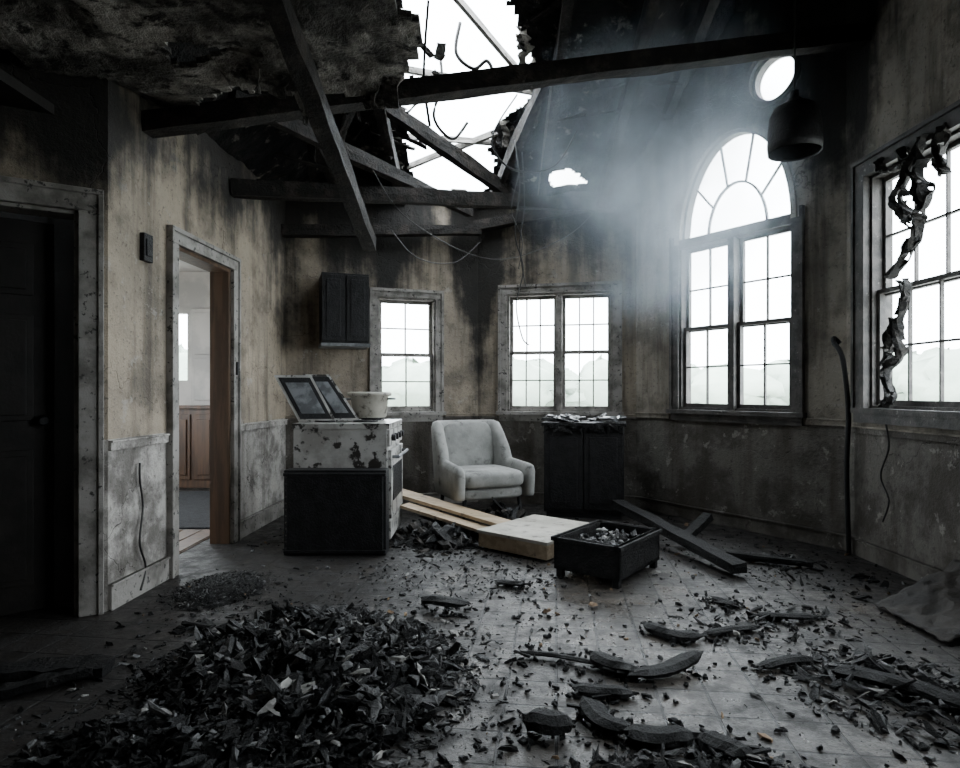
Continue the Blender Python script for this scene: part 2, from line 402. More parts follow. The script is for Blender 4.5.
for a,b2 in((wda+.02,wc-.03),(wc+.03,wdb-.02)):
    sash(mb,FD,a,b2,1.01,1.74,2,2,-.05,k='frame'); sash(mb,FD,a,b2,1.70,2.46,2,2,-.09)
mb.bx(wc-.03,wc+.03,-.13,.015,.99,2.5,'frame',FD.M)
mb.bx(wda,wdb,-.13,.02,2.46,2.54,'frame',FD.M)
def arcband(mb,F,cx,cz,rx,rz,w,d0,d1,k,n=28,t0=0,t1=math.pi):
    rings=[]
    for i in range(n+1):
        t=t0+(t1-t0)*i/n; c,s_=math.cos(t),math.sin(t)
        rings.append([F.P(cx+rx*c,d0,cz+rz*s_),F.P(cx+rx*c,d1,cz+rz*s_),F.P(cx+(rx+w)*c,d1,cz+(rz+w)*s_),F.P(cx+(rx+w)*c,d0,cz+(rz+w)*s_)])
    mb.rings(rings,k)
arcband(mb,FD,wc,2.5,wr-.03,.88-.03,.03,-.11,-.03,'frame')
arcband(mb,FD,wc,2.5,wr-.01,.87,.045,0,.02,'wall_r')
arcband(mb,FD,wc,2.53,.27,.41,.016,-.085,-.06,'frame')
for t in (36,72,108,144):
    t=math.radians(t); c,s_=math.cos(t),math.sin(t)
    p=FD.P(wc+.28*c,-.072,2.53+.42*s_); q=FD.P(wc+(wr-.03)*c,-.072,2.5+.85*s_)
    mb.beam(p,q,.016,.016,'frame',0,2,FD.n)
casing(mb,FD,wda,wdb,.99,2.5,.08,'frame',head=False)
mb.obj('window_3')
mb=MB(); arcband(mb,FD,oc,ocz,orr-.03,orr-.03,.03,-.11,-.03,'frame',28,0,2*math.pi); arcband(mb,FD,oc,ocz,orr-.005,orr-.005,.04,0,.02,'wall_r',28,0,2*math.pi); mb.obj('window_4')
mb=MB(); liner(mb,FE,wea,web,1.04,2.62)
sash(mb,FE,wea+.02,web-.02,1.06,1.84,4,2,-.05); sash(mb,FE,wea+.02,web-.02,1.80,2.60,4,2,-.09)
casing(mb,FE,wea,web,1.04,2.62,.11,'frame',dp=.05); mb.obj('window_5')
mb=MB(); liner(mb,FE,w6a,w6b,1.04,2.62)  # unseen window, added to brighten the foreground
em=(w6a+w6b)/2
for a,b2 in((w6a+.02,em-.03),(em+.03,w6b-.02)):
    sash(mb,FE,a,b2,1.06,1.84,2,2,-.05); sash(mb,FE,a,b2,1.80,2.60,2,2,-.09)
mb.bx(em-.035,em+.035,-.13,.0,1.04,2.62,'frame',FE.M)
casing(mb,FE,w6a,w6b,1.04,2.62,.10,'frame',dp=.04); mb.obj('added_fill_window')

# --------------------------------------------------- door casings
mb=MB(); casing(mb,FA,a0,a1,0,2.08,.10,'trim',sill=False,dp=.03); mb.bx(a1-.02,a1,-T,0,0,2.08,'trim',FA.M); mb.bx(a0,a0+.02,-T,0,0,2.08,'trim',FA.M); mb.bx(a0,a1,-T,0,2.06,2.08,'trim',FA.M)
mb.obj('trim_2',bevel=.004)
mb=MB(); casing(mb,FB,d0,d1,0,2.08,.085,'trim',sill=False,dp=.03); mb.bx(d1-.025,d1,-T-.01,0,0,2.08,'jamb',FB.M); mb.bx(d0,d0+.025,-T-.01,0,0,2.08,'jamb',FB.M); mb.bx(d0,d1,-T-.01,0,2.055,2.08,'jamb',FB.M)
mb.bx(d1+.025,d1+.05,.03,.045,1.28,1.38,'black',FB.M)
mb.obj('trim_3',bevel=.004)
mb=MB()
DM=FA.M@Matrix.Translation((a0+.03,-.10,0))@Matrix.Rotation(math.radians(-9),4,'Z')
mb.bx(0,.72,-.02,.02,.01,2.04,'doorpaint',DM)
for x0,x1 in((.1,.33),(.40,.63)):
    for z0,z1 in((.15,.85),(1.0,1.55),(1.65,1.92)):
        mb.bx(x0,x1,.018,.028,z0,z1,'doorpaint',DM); mb.bx(x0+.03,x1-.03,.025,.036,z0+.03,z1-.03,'doorpaint',DM)
mb.tube([DM@Vector((.67,.02,1)),DM@Vector((.67,.06,1))],.012,'black',8); mb.tube([DM@Vector((.67,.06,1)),DM@Vector((.67,.075,1)),DM@Vector((.67,.09,1))],lambda t:.03-.008*t,'black',12)
mb.obj('door_1',bevel=.004)

def run(name,F,segs,z0,z1,dp,k='trim'):
    mb=MB()
    for a,b2 in segs: mb.bx(a,b2,0,dp,z0,z1,k,F.M); mb.bx(a,b2,0,dp*1.5,z1-.012,z1,k,F.M)
    mb.obj(name,bevel=.003)
segB=[(0.0,d0-.1),(d1+.1,FB.L)]
run('trim_4',FB,segB,.84,.895,.018,'wall_l'); run('baseboard_left',FB,segB,0,.14,.02,'trim')
run('trim_5',FC,[(0,w1a-.1),(w1b+.1,FC.L)],.88,.93,.018,'wall_b'); run('baseboard_back_left',FC,[(0,FC.L)],0,.12,.02,'trim')
run('trim_6',FC2,[(0,w2a-.11),(w2b+.11,FC2.L)],.88,.93,.018,'wall_b'); run('baseboard_back_right',FC2,[(0,FC2.L)],0,.12,.02,'wall_b')
run('trim_7',FD,[(0,wda-.11),(wdb+.11,FD.L)],.90,.95,.018,'wall_r'); run('baseboard_bay',FD,[(0,FD.L)],0,.12,.02,'wall_r')
run('trim_8',FE,[(0,FE.L)],.86,.91,.018,'wall_r'); run('baseboard_right',FE,[(0,FE.L)],0,.12,.02,'wall_r')

# --------------------------------------------------- roof timbers
def one(name,p,q,w,h,k='beam',j=.012,seg=16):
    mb=MB(); mb.beam(p,q,w,h,k,j,seg); return mb.obj(name)
one('tie_beam',(-1.97,3.6,2.70),(2.70,4.28,3.62),.11,.12,'beam',.014,30)
one('fallen_rafter',(-.84,2.4,2.80),(-.763,4.3,2.17),.09,.10,'beam',.012,20)
one('tie_beam',(-1.9,4.72,2.70),(1.40,6.25,3.02),.09,.12,'beam',.014,26)
one('wall_plate',(-1.86,5.82,2.66),(0,6.40,2.82),.10,.10)
one('wall_plate',(-.05,6.40,2.86),(1.56,6.05,3.06),.10,.10)
one('broken_rafter',(-.90,4.9,3.52),(.46,5.95,2.92),.08,.11,'beam',.014)
one('broken_rafter',(.10,5.95,2.95),(.55,4.9,3.70),.07,.10,'beam',.014)
one('broken_rafter',(-1.6,4.0,3.05),(-.1,6.2,2.95),.08,.10,'beam',.014)
for x in (.62,1.22,1.72,2.15,-.80,-1.35):
    y0=6.30 if x<1.3 else (5.7 if x<2 else 5.1); y1=3.7
    one('rafter',(x,y0,roofz(x,y0)-.08),(x,y1,roofz(x,y1)-.10),.08,.14,'beam',.012)
mb=MB()
for (p,q) in (((-.75,5.0,0),(.55,5.25,0)),((-.80,5.65,0),(.40,5.75,0)),((-.3,4.35,0),(.45,5.2,0)),((-.7,6.0,0),(.3,5.55,0))):
    p=(p[0],p[1],roofz(p[0],p[1])+.03); q=(q[0],q[1],roofz(q[0],q[1])+.03); mb.beam(p,q,.035,.05,'trim',.006,8)
mb.obj('roof_battens')
mb=MB()
for i in range(34):
    x=U(-1.7,-.3); y=U(3.3,5.6); z=roofz(x,y)-U(.05,.2)
    mb.beam((x,y,z),(x+U(-.5,.5),y+U(-.3,.3),z-U(0,.35)),U(.02,.06),.012,'beam',.02,6)
for i in range(14):
    x=U(.5,1.9); y=U(4.2,5.4); z=roofz(x,y)-U(.03,.1)
    mb.beam((x,y,z),(x+U(-.4,.3),y+U(-.3,.3),z-U(0,.15)),U(.02,.07),.012,'beam',.02,6)
mb.obj('broken_laths')
mb=MB()
def strip(x,y,z,L,w,k,mat):
    vs=[];fs=[]
    for i in range(7):
        t=i/6
        for s_ in(-1,1):
            nn=noise.noise_vector(Vector((k*3.1,i*.6,s_)))*.05
            vs.append((x+s_*w*(1-.6*t)*.5+nn.x,y+nn.y+t*.05,z-L*t))
    for i in range(6): fs.append((2*i,2*i+1,2*i+3,2*i+2))
    mb.add(vs,fs,mat)
for k in range(16): strip(U(-1.15,-.38),3.1+U(-.1,.25),2.82,U(.06,.22),U(.05,.14),k,'ceil')
for k in range(18):
    a,b2=random.choice(list(zip(hole,hole[1:]+hole[:1]))); t=R(); x=a[0]+(b2[0]-a[0])*t; y=a[1]+(b2[1]-a[1])*t
    x+=.05 if x>0 else -.05
    strip(x,y,roofz(x,y)+.02,U(.06,.22),U(.06,.16),k+40,'ceil' if R()<.6 else 'roof')
o=mb.obj('hanging_ceiling_strips'); so=o.modifiers.new('s','SOLIDIFY'); so.thickness=.012
mb=MB()
def wire(pts,r=.006): mb.tube(spl(pts),r,'wire',6)
wire([(-.33,4.9,3.9),(-.30,4.9,3.6),(-.36,4.85,3.3),(-.22,4.9,3.15),(-.1,4.95,3.3)],.012)
wire([(-.15,4.7,3.95),(-.18,4.7,3.72),(-.05,4.7,3.60),(.05,4.7,3.66),(.10,4.7,3.58)],.014)
wire([(.30,5.3,3.3),(.34,5.3,2.9),(.30,5.3,2.5),(.37,5.3,2.2),(.31,5.3,1.9),(.36,5.3,1.62),(.42,5.3,1.55)],.006)
wire([(.36,5.3,3.2),(.38,5.3,2.75),(.34,5.3,2.4),(.39,5.3,2.05)],.005)
wire([(.33,5.3,3.0),(.27,5.3,2.7),(.36,5.3,2.45),(.33,5.3,2.2)],.004)
wire([(-.9,5.0,3.0),(-.6,5.2,2.6),(.1,5.6,2.35),(.8,5.8,2.6),(1.2,5.9,3.0)],.004)
wire([(-.85,5.9,2.7),(-.6,5.85,2.42),(-.25,5.9,2.38),(0,6.0,2.6)],.004)
wire([(.3,5,3.55),(.1,5,3.2),(.25,5.0,2.95),(.6,5.1,3.0),(.8,5.1,3.3)],.007)
wire([(-.35,4.2,3.8),(-.38,4.2,3.3),(-.34,4.2,2.95)],.01)
mb.obj('hanging_wires',smooth=True)
mb=MB(); mb.tube(spl([(-1.92,3.50,.75),(-1.92,3.50,.65),(-1.925,3.54,.5),(-1.915,3.49,.3),(-1.92,3.56,.15),(-1.915,3.5,.03)]),.006,'wire'); mb.obj('wall_cable',smooth=True)
mb=MB(); mb.tube(spl([FE.P(.45,.03,1.0),FE.P(.5,.03,.8),FE.P(.42,.03,.6),FE.P(.5,.03,.45),FE.P(.44,.03,.3)]),.006,'wire'); mb.obj('wall_cable',smooth=True)
mb=MB(); mb.tube(spl([FE.P(.02,.06,1.50),FE.P(.0,.09,1.54),FE.P(.05,.12,1.5),FE.P(.12,.10,1.38),FE.P(.12,.06,1.0),FE.P(.10,.06,.6),FE.P(.11,.05,.0)]),.017,'black',8); mb.obj('bent_pipe',smooth=True)
mb=MB()
def rag(path,w,sd):
    P=spl([Vector((a,0,z)) for a,z in path],8); n=8; vs=[];fs=[]
    for i,p in enumerate(P):
        ww=w*(.75+.9*noise.noise(Vector((i*.22,sd,1))))*(1 if i<len(P)-4 else .5)
        for j in range(n+1):
            v=-1+2*j/n; e_=1+.5*noise.noise(Vector((i*.6,v*2,sd)))
            vs.append(FE.P(p.x+v*ww*.5*e_,.055+.03*math.sin(v*5+i*.2+sd)+.02*noise.noise(Vector((i*.3,v*3,sd))),p.z+.02*noise.noise(Vector((i*.3,v*3,sd+4)))))
    for i in range(len(P)-1):
        for j in range(n):
            if noise.noise(Vector((i*.45,j*.8,sd+9)))>.30: continue
            a=i*(n+1)+j; fs.append((a,a+1,a+n+2,a+n+1))
    mb.add(vs,fs,'rag')
rag([(.66,2.66),(.72,2.5),(.62,2.35),(.78,2.15),(.70,2.0),(.54,1.88)],.12,1.3)
rag([(.84,2.66),(.78,2.5),(.84,2.32),(.80,2.2)],.13,4.1)
rag([(.98,2.66),(.96,2.5),(1.0,2.38)],.14,7.7)
rag([(.66,1.84),(.70,1.72),(.60,1.55),(.64,1.40),(.51,1.28),(.56,1.12),(.48,1.06)],.10,2.2)
rag([(.59,1.62),(.54,1.45),(.50,1.32)],.07,5.5)
rag([(.45,2.66),(.50,2.58),(.62,2.55),(.8,2.60)],.10,8.8)
o=mb.obj('scorched_curtain'); so=o.modifiers.new('s','SOLIDIFY'); so.thickness=.008
mb=MB(); mb.bx(.28,.37,0,.03,1.90,2.06,'black',FB.M); mb.bx(.295,.355,.03,.038,1.93,2.03,'black',FB.M); mb.obj('thermostat',bevel=.006)

# --------------------------------------------------- pendant lamp
mb=MB(); c=(2.04,4.02,2.70)
mb.lathe(c,[(.155,.01),(.160,0),(.165,.05),(.160,.15),(.150,.24),(.125,.29),(.06,.33),(.03,.36),(.028,.40),(.0,.405)],'black')
mb.lathe(c,[(.155,.01),(.158,.06),(.152,.15),(.140,.23),(.11,.28),(0,.29)],'black')
mb.lathe(c,[(0,.07),(.035,.08),(.05,.12),(.035,.18),(.02,.22),(.02,.29)],'grey',16)
mb.tube([(2.04,4.02,3.10),(2.042,4.02,3.4),(2.04,4.02,3.75),(2.04,4.02,4.4)],.006,'wire')
mb.obj('pendant_lamp',smooth=True)

# --------------------------------------------------- stove
mb=MB(); X0,X1,Y0,Y1=-1.36,-.68,4.52,5.24
mb.bx(X0,X1,Y0,Y1,.06,.88,'enamel'); mb.bx(X0-.01,X1+.02,Y0-.01,Y1+.01,.88,.92,'enamel')
mb.bx(X0+.03,X1-.04,Y0+.03,Y1-.03,0,.06,'black')
mb.bx(X1,X1+.03,Y0+.03,Y1-.03,.22,.72,'enamel'); mb.bx(X1+.028,X1+.036,Y0+.12,Y1-.12,.34,.60,'black')
mb.bx(X1,X1+.025,Y0+.03,Y1-.03,.07,.20,'enamel'); mb.bx(X1,X1+.02,Y0+.01,Y1-.01,.75,.87,'enamel')
mb.tube([(X1+.03,Y0+.08,.67),(X1+.075,Y0+.08,.67),(X1+.075,Y1-.08,.67),(X1+.03,Y1-.08,.67)],.012,'grey',8)
for i in range(4):
    y=Y0+.12+i*.16; mb.tube([(X1+.02,y,.81),(X1+.05,y,.81)],.025,'black',12)
for x in(-1.18,-.87):
    for y in(4.72,5.05):
        for r in(.05,.09):
            mb.tube([(x+r*math.cos(t),y+r*math.sin(t),.93) for t in [2*math.pi*i/20 for i in range(21)]],.007,'black',5)
for (x,y,ry,w,h) in((-1.22,4.66,-27,.27,.36),(-1.03,4.80,-32,.20,.37)):
    L=TR(x,y,.925,math.radians(14),0,0)@Matrix.Rotation(math.radians(-14),4,'X')@Matrix(((1,0,math.tan(math.radians(ry)),0),(0,1,0,0),(0,0,1,0),(0,0,0,1)))
    mb.bx(-w/2,w/2,-.012,.012,0,h,'enamel',L); mb.bx(-w/2+.02,w/2-.02,-.018,.018,.02,h-.02,'black',L)
    mb.bx(-w/2+.05,w/2-.05,-.021,-.017,.06,h-.06,'grey',L)
mb.obj('stove',bevel=.006)
mb=MB(); mb.bx(-1.38,-.66,4.36,4.50,0,.60,'black'); 
mb.bx(-1.36,-.68,4.345,4.36,.02,.58,'black')
for z in (.03,.57): mb.bx(-1.38,-.66,4.34,4.36,z-.012,z+.012,'black')
for i in range(12):
    mb.bx(-1.365,-1.355,4.335,4.345,.05+i*.045,.06+i*.045,'sheet')
mb.obj('burnt_oven_door',bevel=.006)
mb=MB(); c=(-.89,5.0,.945)
mb.lathe(c,[(0,0),(.12,0),(.135,.01),(.15,.17),(.175,.175),(.175,.20),(.15,.205),(.14,.195),(.12,.02),(0,.015)],'cream',32)
for s_ in(-1,1): mb.tube([(c[0]+s_*.15,c[1]-.05,c[2]+.15),(c[0]+s_*.20,c[1]-.03,c[2]+.15),(c[0]+s_*.20,c[1]+.03,c[2]+.15),(c[0]+s_*.15,c[1]+.05,c[2]+.15)],.009,'grey',6)
mb.obj('enamel_pot',smooth=True)
mb=MB(); 
CM=FC.M; cs=sx(FC,-.232)
mb.bx(cs-.16,cs+.27,.0,.34,1.60,2.25,'black',CM); mb.bx(cs-.16,cs+.05,.34,.36,1.62,2.23,'black',CM); mb.bx(cs+.06,cs+.27,.34,.36,1.62,2.23,'black',CM)
mb.bx(cs-.12,cs+.01,.36,.366,1.66,2.19,'black',CM);mb.bx(cs+.10,cs+.23,.36,.366,1.66,2.19,'black',CM)
mb.bx(cs-.17,cs+.28,0,.37,1.57,1.60,'grey',CM)
mb.obj('wall_cabinet',bevel=.005)

# --------------------------------------------------- armchair
mb=MB(); AM=TR(.0,5.60,0,math.radians(24))@Matrix.Diagonal((.86,.92,1,1))
N=48; rings=[]
for i in range(N+1):
    t=i/N
    if t<.28: q=t/.28; x=.38-.02*q; y=-.36+.46*q; nx_,ny_=1,0
    elif t>.72: q=(1-t)/.28; x=-.38+.02*q; y=-.36+.46*q; nx_,ny_=-1,0
    else:
        a=(t-.28)/.44*math.pi; ca=math.cos(a); sa=math.sin(a)
        fx=math.copysign(abs(ca)**.5,ca); fy=abs(sa)**.6; x=.36*fx; y=.10+.24*fy
        l=math.hypot(ca,sa); nx_,ny_=ca/l,sa/l
    k=max(0,min(1,(t-.24)/.08)) if t<.5 else max(0,min(1,(.76-t)/.08)); k=k*k*(3-2*k)
    h=.545+.335*k-.02*(1-min(1,t/.2,(1-t)/.2))
    w=.045+.012*k
    lean=.13*k
    loop=[]
    prof=[(1,.24),(1.15,.38),(1.25,h-.06),(.95,h-.015),(.2,h),(-.5,h-.01),(-1,h-.05),(-1.05,.40),(-.9,.24)]
    for o_,z in prof:
        f_=(z-.24)/.64
        loop.append(AM@Vector((x*(1-.04*k*f_)+nx_*(o_*w),y+ny_*(o_*w)+lean*f_,z)))
    rings.append(loop)
def shrink(r,f_,dy):
    c=sum(r,Vector())/len(r); d=(AM.to_3x3()@Vector((0,-dy,0)))
    return [c+(v-c)*f_+d for v in r]
rings=[shrink(rings[0],.55,.045),shrink(rings[0],.85,.03)]+rings+[shrink(rings[-1],.85,.03),shrink(rings[-1],.55,.045)]
mb.rings(rings,'fabric')
shell=mb.obj('shell',smooth=True)
def pad(name,cx,cy,cz,sxx,syy,szz,rx=0,e=.28):
    mb=MB(); n=20; rs=[]
    Lm=AM@TR(cx,cy,cz,0,rx)
    f=lambda c_,p: math.copysign(abs(c_)**p,c_)
    for i in range(n+1):
        v=-math.pi/2+math.pi*i/n; r=[]
        cc=f(max(math.cos(v),0),e)
        for j in range(36):
            a=2*math.pi*j/36
            r.append(Lm@Vector((sxx/2*f(math.cos(a),e)*cc,syy/2*f(math.sin(a),e)*cc,szz/2*f(math.sin(v),.6))))
        rs.append(r)
    mb.rings(rs,'fabric'); return mb.obj(name,smooth=True)
seat=pad('seat_cushion',0,-.08,.40,.66,.66,.15)
base=pad('seat_base',0,-.02,.28,.70,.66,.12)
backp=pad('back_cushion',0,.30,.64,.58,.10,.46,rx=math.radians(-12),e=.35)
mb=MB()
for x in(-.30,.30):
    for y in(-.28,.28):
        mb.tube([AM@Vector((x,y,.24)),AM@Vector((x*1.08,y*1.08,0))],lambda t:.020-.008*t,'black',10)
legs=mb.obj('legs',smooth=True)
e=bpy.data.objects.new('armchair',None); bpy.context.collection.objects.link(e)
for o in (shell,seat,base,backp,legs): o.parent=e

# --------------------------------------------------- black cabinet at back
mb=MB(); BM=TR(.99,5.86,0,FC2.u.to_2d().angle_signed(Vector((1,0)))*1)
W=.36
mb.bx(-W,W,-.22,.22,.05,.84,'black',BM); mb.bx(-W+.02,W-.02,-.2,.2,0,.05,'black',BM)
for a,b2 in((-W+.01,-.005),(.005,W-.01)):
    mb.bx(a,b2,-.24,-.22,.08,.80,'black',BM); mb.bx(a+.05,b2-.05,-.248,-.24,.14,.74,'black',BM)
mb.bx(-W-.02,W+.02,-.26,.23,.84,.87,'char',BM)
for i in range(40):
    mb.shard(BM@TR(U(-.34,.34),U(-.2,.18),.885+U(0,.03),U(0,6),U(-.3,.3),U(-.3,.3)),(U(.08,.28),U(.05,.16),U(.01,.03)),'coal' if R()<.8 else 'sheet')
for i in range(14):
    mb.shard(BM@TR(-.34+i*.052,-.262,.84-U(0,.05),0,math.radians(90),U(-.3,.3)),(.09,.10,.01),'char')
mb.obj('sideboard',bevel=.004)

# --------------------------------------------------- floor objects
mb=MB()
mb.beam((-.72,5.35,.29),(.26,4.85,.10),.20,.024,'woodl',.003,8); mb.beam((-.62,5.10,.22),(.20,4.72,.05),.15,.022,'woodl',.003,8)
mb.obj('pine_planks')
mb=MB(); BX=TR(.45,4.64,0,math.radians(50))
mb.bx(-.36,.36,-.30,.30,.015,.115,'woodl',BX); mb.bx(-.37,.37,-.31,.31,.115,.140,'cream',BX); mb.bx(-.33,.33,-.27,.27,0,.015,'char',BX)
mb.obj('fallen_cabinet_door',bevel=.004)
mb=MB(); BX=TR(.82,3.97,0,math.radians(52))
w,l,hh=.22,.30,.25
mb.bx(-l,l,-w,w,.05,.07,'char',BX)
for (a,b2,c,d) in((-l,l,-w,-w+.025),(-l,l,w-.025,w),(-l,-l+.025,-w,w),(l-.025,l,-w,w)): mb.bx(a,b2,c,d,.05,hh,'char',BX)
mb.bx(-l-.015,l+.015,-w-.015,-w+.03,hh-.025,hh,'char',BX);mb.bx(-l-.015,l+.015,w-.03,w+.015,hh-.025,hh,'char',BX);mb.bx(-l-.015,-l+.03,-w,w,hh-.025,hh,'char',BX);mb.bx(l-.03,l+.015,-w,w,hh-.025,hh,'char',BX)
for a in(-l+.03,l-.03):
    for b2 in(-w+.03,w-.03): mb.bx(a-.02,a+.02,b2-.02,b2+.02,0,.05,'char',BX)
for i in range(260): mb.shard(BX@TR(U(-l+.05,l-.05),U(-w+.05,w-.05),.08+U(0,.14),U(0,6),U(-.7,.7),U(-.7,.7)),(U(.03,.09),U(.02,.06),U(.01,.02)),random.choice(['coal','ash','coal','white','ash','char']))
mb.obj('charred_drawer')
one('charred_beam',(1.18,5.3,.20),(1.60,3.82,.06),.11,.06,'char',.008)
one('charred_beam',(1.48,4.55,.05),(1.75,4.75,.20),.08,.05,'char',.008)
one('charred_beam',(1.55,4.35,.03),(2.15,4.0,.04),.06,.04,'char',.008)
one('charred_beam',(-2.00,2.46,.03),(-1.52,2.54,.03),.12,.04,'char',.012)
one('charred_beam',(-1.85,2.30,.02),(-1.55,2.48,.04),.07,.03,'char',.012)

def log(name,pts,r,k='log'):
    # split, flat-sided charred stick with splintered ends
    mb=MB(); P=spl(pts,7); sd=U(0,99)
    rings=[]; m_=len(P)
    sec=[(-1,-.7),(.1,-.8),(1,-.6),(1.05,.2),(.4,.85),(-.5,.7),(-1.1,.1)]
    for i,p in enumerate(P):
        d=(P[min(i+1,m_-1)]-P[max(i-1,0)]).normalized(); a=d.cross(Vector((0,0,1))).normalized(); b2=a.cross(d)
        t=i/(m_-1); e_=min(1,.35+4*t,.25+3.5*(1-t)); tw=.4*noise.noise(Vector((t*2+sd,3,0)))
        ring=[]
        for j,(u,v) in enumerate(sec):
            uu=u*math.cos(tw)-v*math.sin(tw); vv=u*math.sin(tw)+v*math.cos(tw)
            f_=r*e_*(1+.30*noise.noise(Vector((t*3+sd,j*.7,0)))+U(-.05,.05))
            ring.append(p+a*uu*f_*1.35+b2*vv*f_*.75+d*(U(-.02,.02) if i in(0,m_-1) else 0))
        rings.append(ring)
    mb.rings(rings,k)
    for _ in range(5):
        q=random.choice(P[1:-1]); dd=Vector((U(-.09,.09),U(-.05,.05),0)); mb.beam(q+Vector((U(-.05,.05),U(-.05,.05),-.005)),q+dd+Vector((0,0,.0)),.012,.008,k,.003,3)
    for _ in range(30):
        p=random.choice(P); s_=U(.006,.026)
        mb.shard(TR(p.x+U(-.13,.13),p.y+U(-.10,.10),s_*.2+.003,U(0,6),U(-.3,.3),U(-.3,.3)),(s_*1.8,s_,s_*.5),k)
    return mb.obj(name)
N_='charred_timber'
log(N_,[(.80,3.00,.03),(.86,2.92,.025),(.94,2.87,.025),(1.02,2.86,.03)],.030)
log(N_,[(.18,2.70,.02),(.30,2.67,.02),(.42,2.62,.02),(.52,2.56,.02)],.013)
log(N_,[(.48,2.64,.04),(.56,2.54,.03),(.64,2.50,.03)],.034)
log(N_,[(.60,2.46,.03),(.72,2.49,.03),(.84,2.55,.045),(.92,2.60,.06)],.028)
log(N_,[(.36,2.37,.02),(.46,2.35,.02),(.58,2.33,.02)],.026)
log(N_,[(.38,2.24,.04),(.42,2.12,.03),(.50,2.06,.03)],.030)
log(N_,[(.48,2.04,.03),(.58,2.02,.03),(.70,2.03,.03)],.034)
log(N_,[(.72,2.02,.03),(.78,1.94,.04),(.82,1.88,.04)],.034)
log(N_,[(1.28,3.42,.02),(1.36,3.30,.02),(1.30,3.36,.02)],.018)
log(N_,[(1.42,2.50,.03),(1.55,2.38,.05),(1.64,2.28,.04)],.034)
log(N_,[(1.60,2.36,.05),(1.72,2.22,.04),(1.84,2.16,.04)],.030)
log(N_,[(1.15,2.55,.02),(1.3,2.60,.03),(1.42,2.62,.02)],.022)
log(N_,[(1.05,2.9,.02),(1.2,2.96,.02),(1.33,2.97,.02)],.018)
log(N_,[(1.4,3.15,.02),(1.55,3.10,.03),(1.7,3.12,.02)],.020)
log(N_,[(-1.45,3.05,.02),(-1.3,2.98,.02),(-1.38,3.1,.02)],.014)
log(N_,[(.16,2.12,.04),(.24,2.08,.05),(.30,2.10,.04)],.038)
log(N_,[(-.30,3.30,.05),(-.20,3.24,.06),(-.06,3.26,.04)],.034)
log(N_,[(.1,3.7,.02),(.2,3.64,.03),(.26,3.66,.02)],.022)

DARK=('coal',)*12+('char',)*8+('ash',)*2+('white',)
def pile(name,cx,cy,rx,ry,H,n,smin,smax,rot=0,mats=DARK,edge=1.15,pw=2.2):
    mb=MB(); g_=28; vs=[];fs=[]; cr,sr=math.cos(rot),math.sin(rot)
    def hh(u,v):
        r2=u*u+v*v; return H*max(0,1-r2)**.9*(1+.6*noise.noise(Vector((u*3,v*3,cx))))
    W=lambda u,v:(cx+rx*u*cr-ry*v*sr,cy+rx*u*sr+ry*v*cr)
    for j in range(g_+1):
        for i in range(g_+1):
            u=-1+2*i/g_;v=-1+2*j/g_; x,y=W(u,v)
            vs.append((x,y,hh(u,v)*.9-.012+noise.noise(Vector((x*14,y*14,0)))*.012))
    if H>.04:
        for j in range(g_):
            for i in range(g_):
                u=-1+2*(i+.5)/g_;v=-1+2*(j+.5)/g_
                if u*u+v*v<1: a=j*(g_+1)+i; fs.append((a,a+1,a+g_+2,a+g_+1))
        mb.add(vs,fs,'char')
    for _ in range(n):
        a=U(0,2*math.pi); r=math.sqrt(R())*(edge if R()<.8 else edge*1.3)
        if R()<.06: r*=1.35
        u,v=r*math.cos(a),r*math.sin(a); x,y=W(u,v)
        if (u*rx*cr-v*ry*sr)+cx<-1.85 and y>3.2: continue
        s_=smin+(smax-smin)*R()**pw
        if r>1: s_*=.6
        h=hh(u,v); t=1 if r<1 else .3
        k=random.choice(mats); flat=U(.08,.34)
        mb.shard(TR(x,y,h+s_*flat*.4,U(0,6.3),U(-.8,.8)*t,U(-.8,.8)*t),(s_*U(.9,2.6),s_*U(.4,1.0),s_*flat),k)
    return mb.obj(name)
pile('debris_pile',-.70,2.50,.60,.66,.15,9000,.006,.075,.25,pw=3.4)
pile('debris_pile',-.90,1.98,.5,.32,.08,2800,.006,.06,pw=3)
pile('ash_heap',-1.50,3.60,.26,.36,.05,2200,.005,.020,0,('coal','char','coal','ash','coal','char','char'))
pile('debris_pile',1.62,2.35,.36,.38,.04,900,.008,.075,.5,pw=3)
pile('debris_pile',.62,1.82,.40,.14,.05,600,.008,.055)
pile('debris_pile',1.45,3.1,.42,.30,.01,350,.008,.06,pw=3)
pile('debris_pile',-.32,4.80,.30,.34,.09,300,.02,.15,0,('coal','char','char','sheet'))
pile('debris_pile',.16,5.22,.22,.14,.18,90,.03,.16,0,('coal','char','grey','sheet'))
pile('debris_pile',2.1,3.9,.35,.5,.01,350,.008,.06,pw=3)
pile('debris_pile',-.1,3.9,.6,.5,.01,900,.005,.035,pw=3)
mb=MB()
for i in range(13000):
    x=U(-1.8,2.6); y=1.3+4.9*R()
    if y>3.25+(x+1.95)*9 : continue
    if y>6.0-1.49*(x-1.50) or y>5.75+.3*x: continue
    if noise.noise(Vector((x*1.3,y*1.3,4)))+R()*.9<.25: continue
    s_=.003+.028*R()**5
    mb.shard(TR(x,y,s_*.2,U(0,6.3),U(-.3,.3),U(-.3,.3)),(s_*U(.8,2.4),s_*U(.5,1),s_*.4),random.choice(['coal']*8+['char']*6+['ash','tan']))
mb.obj('scattered_rubble')
mb=MB()
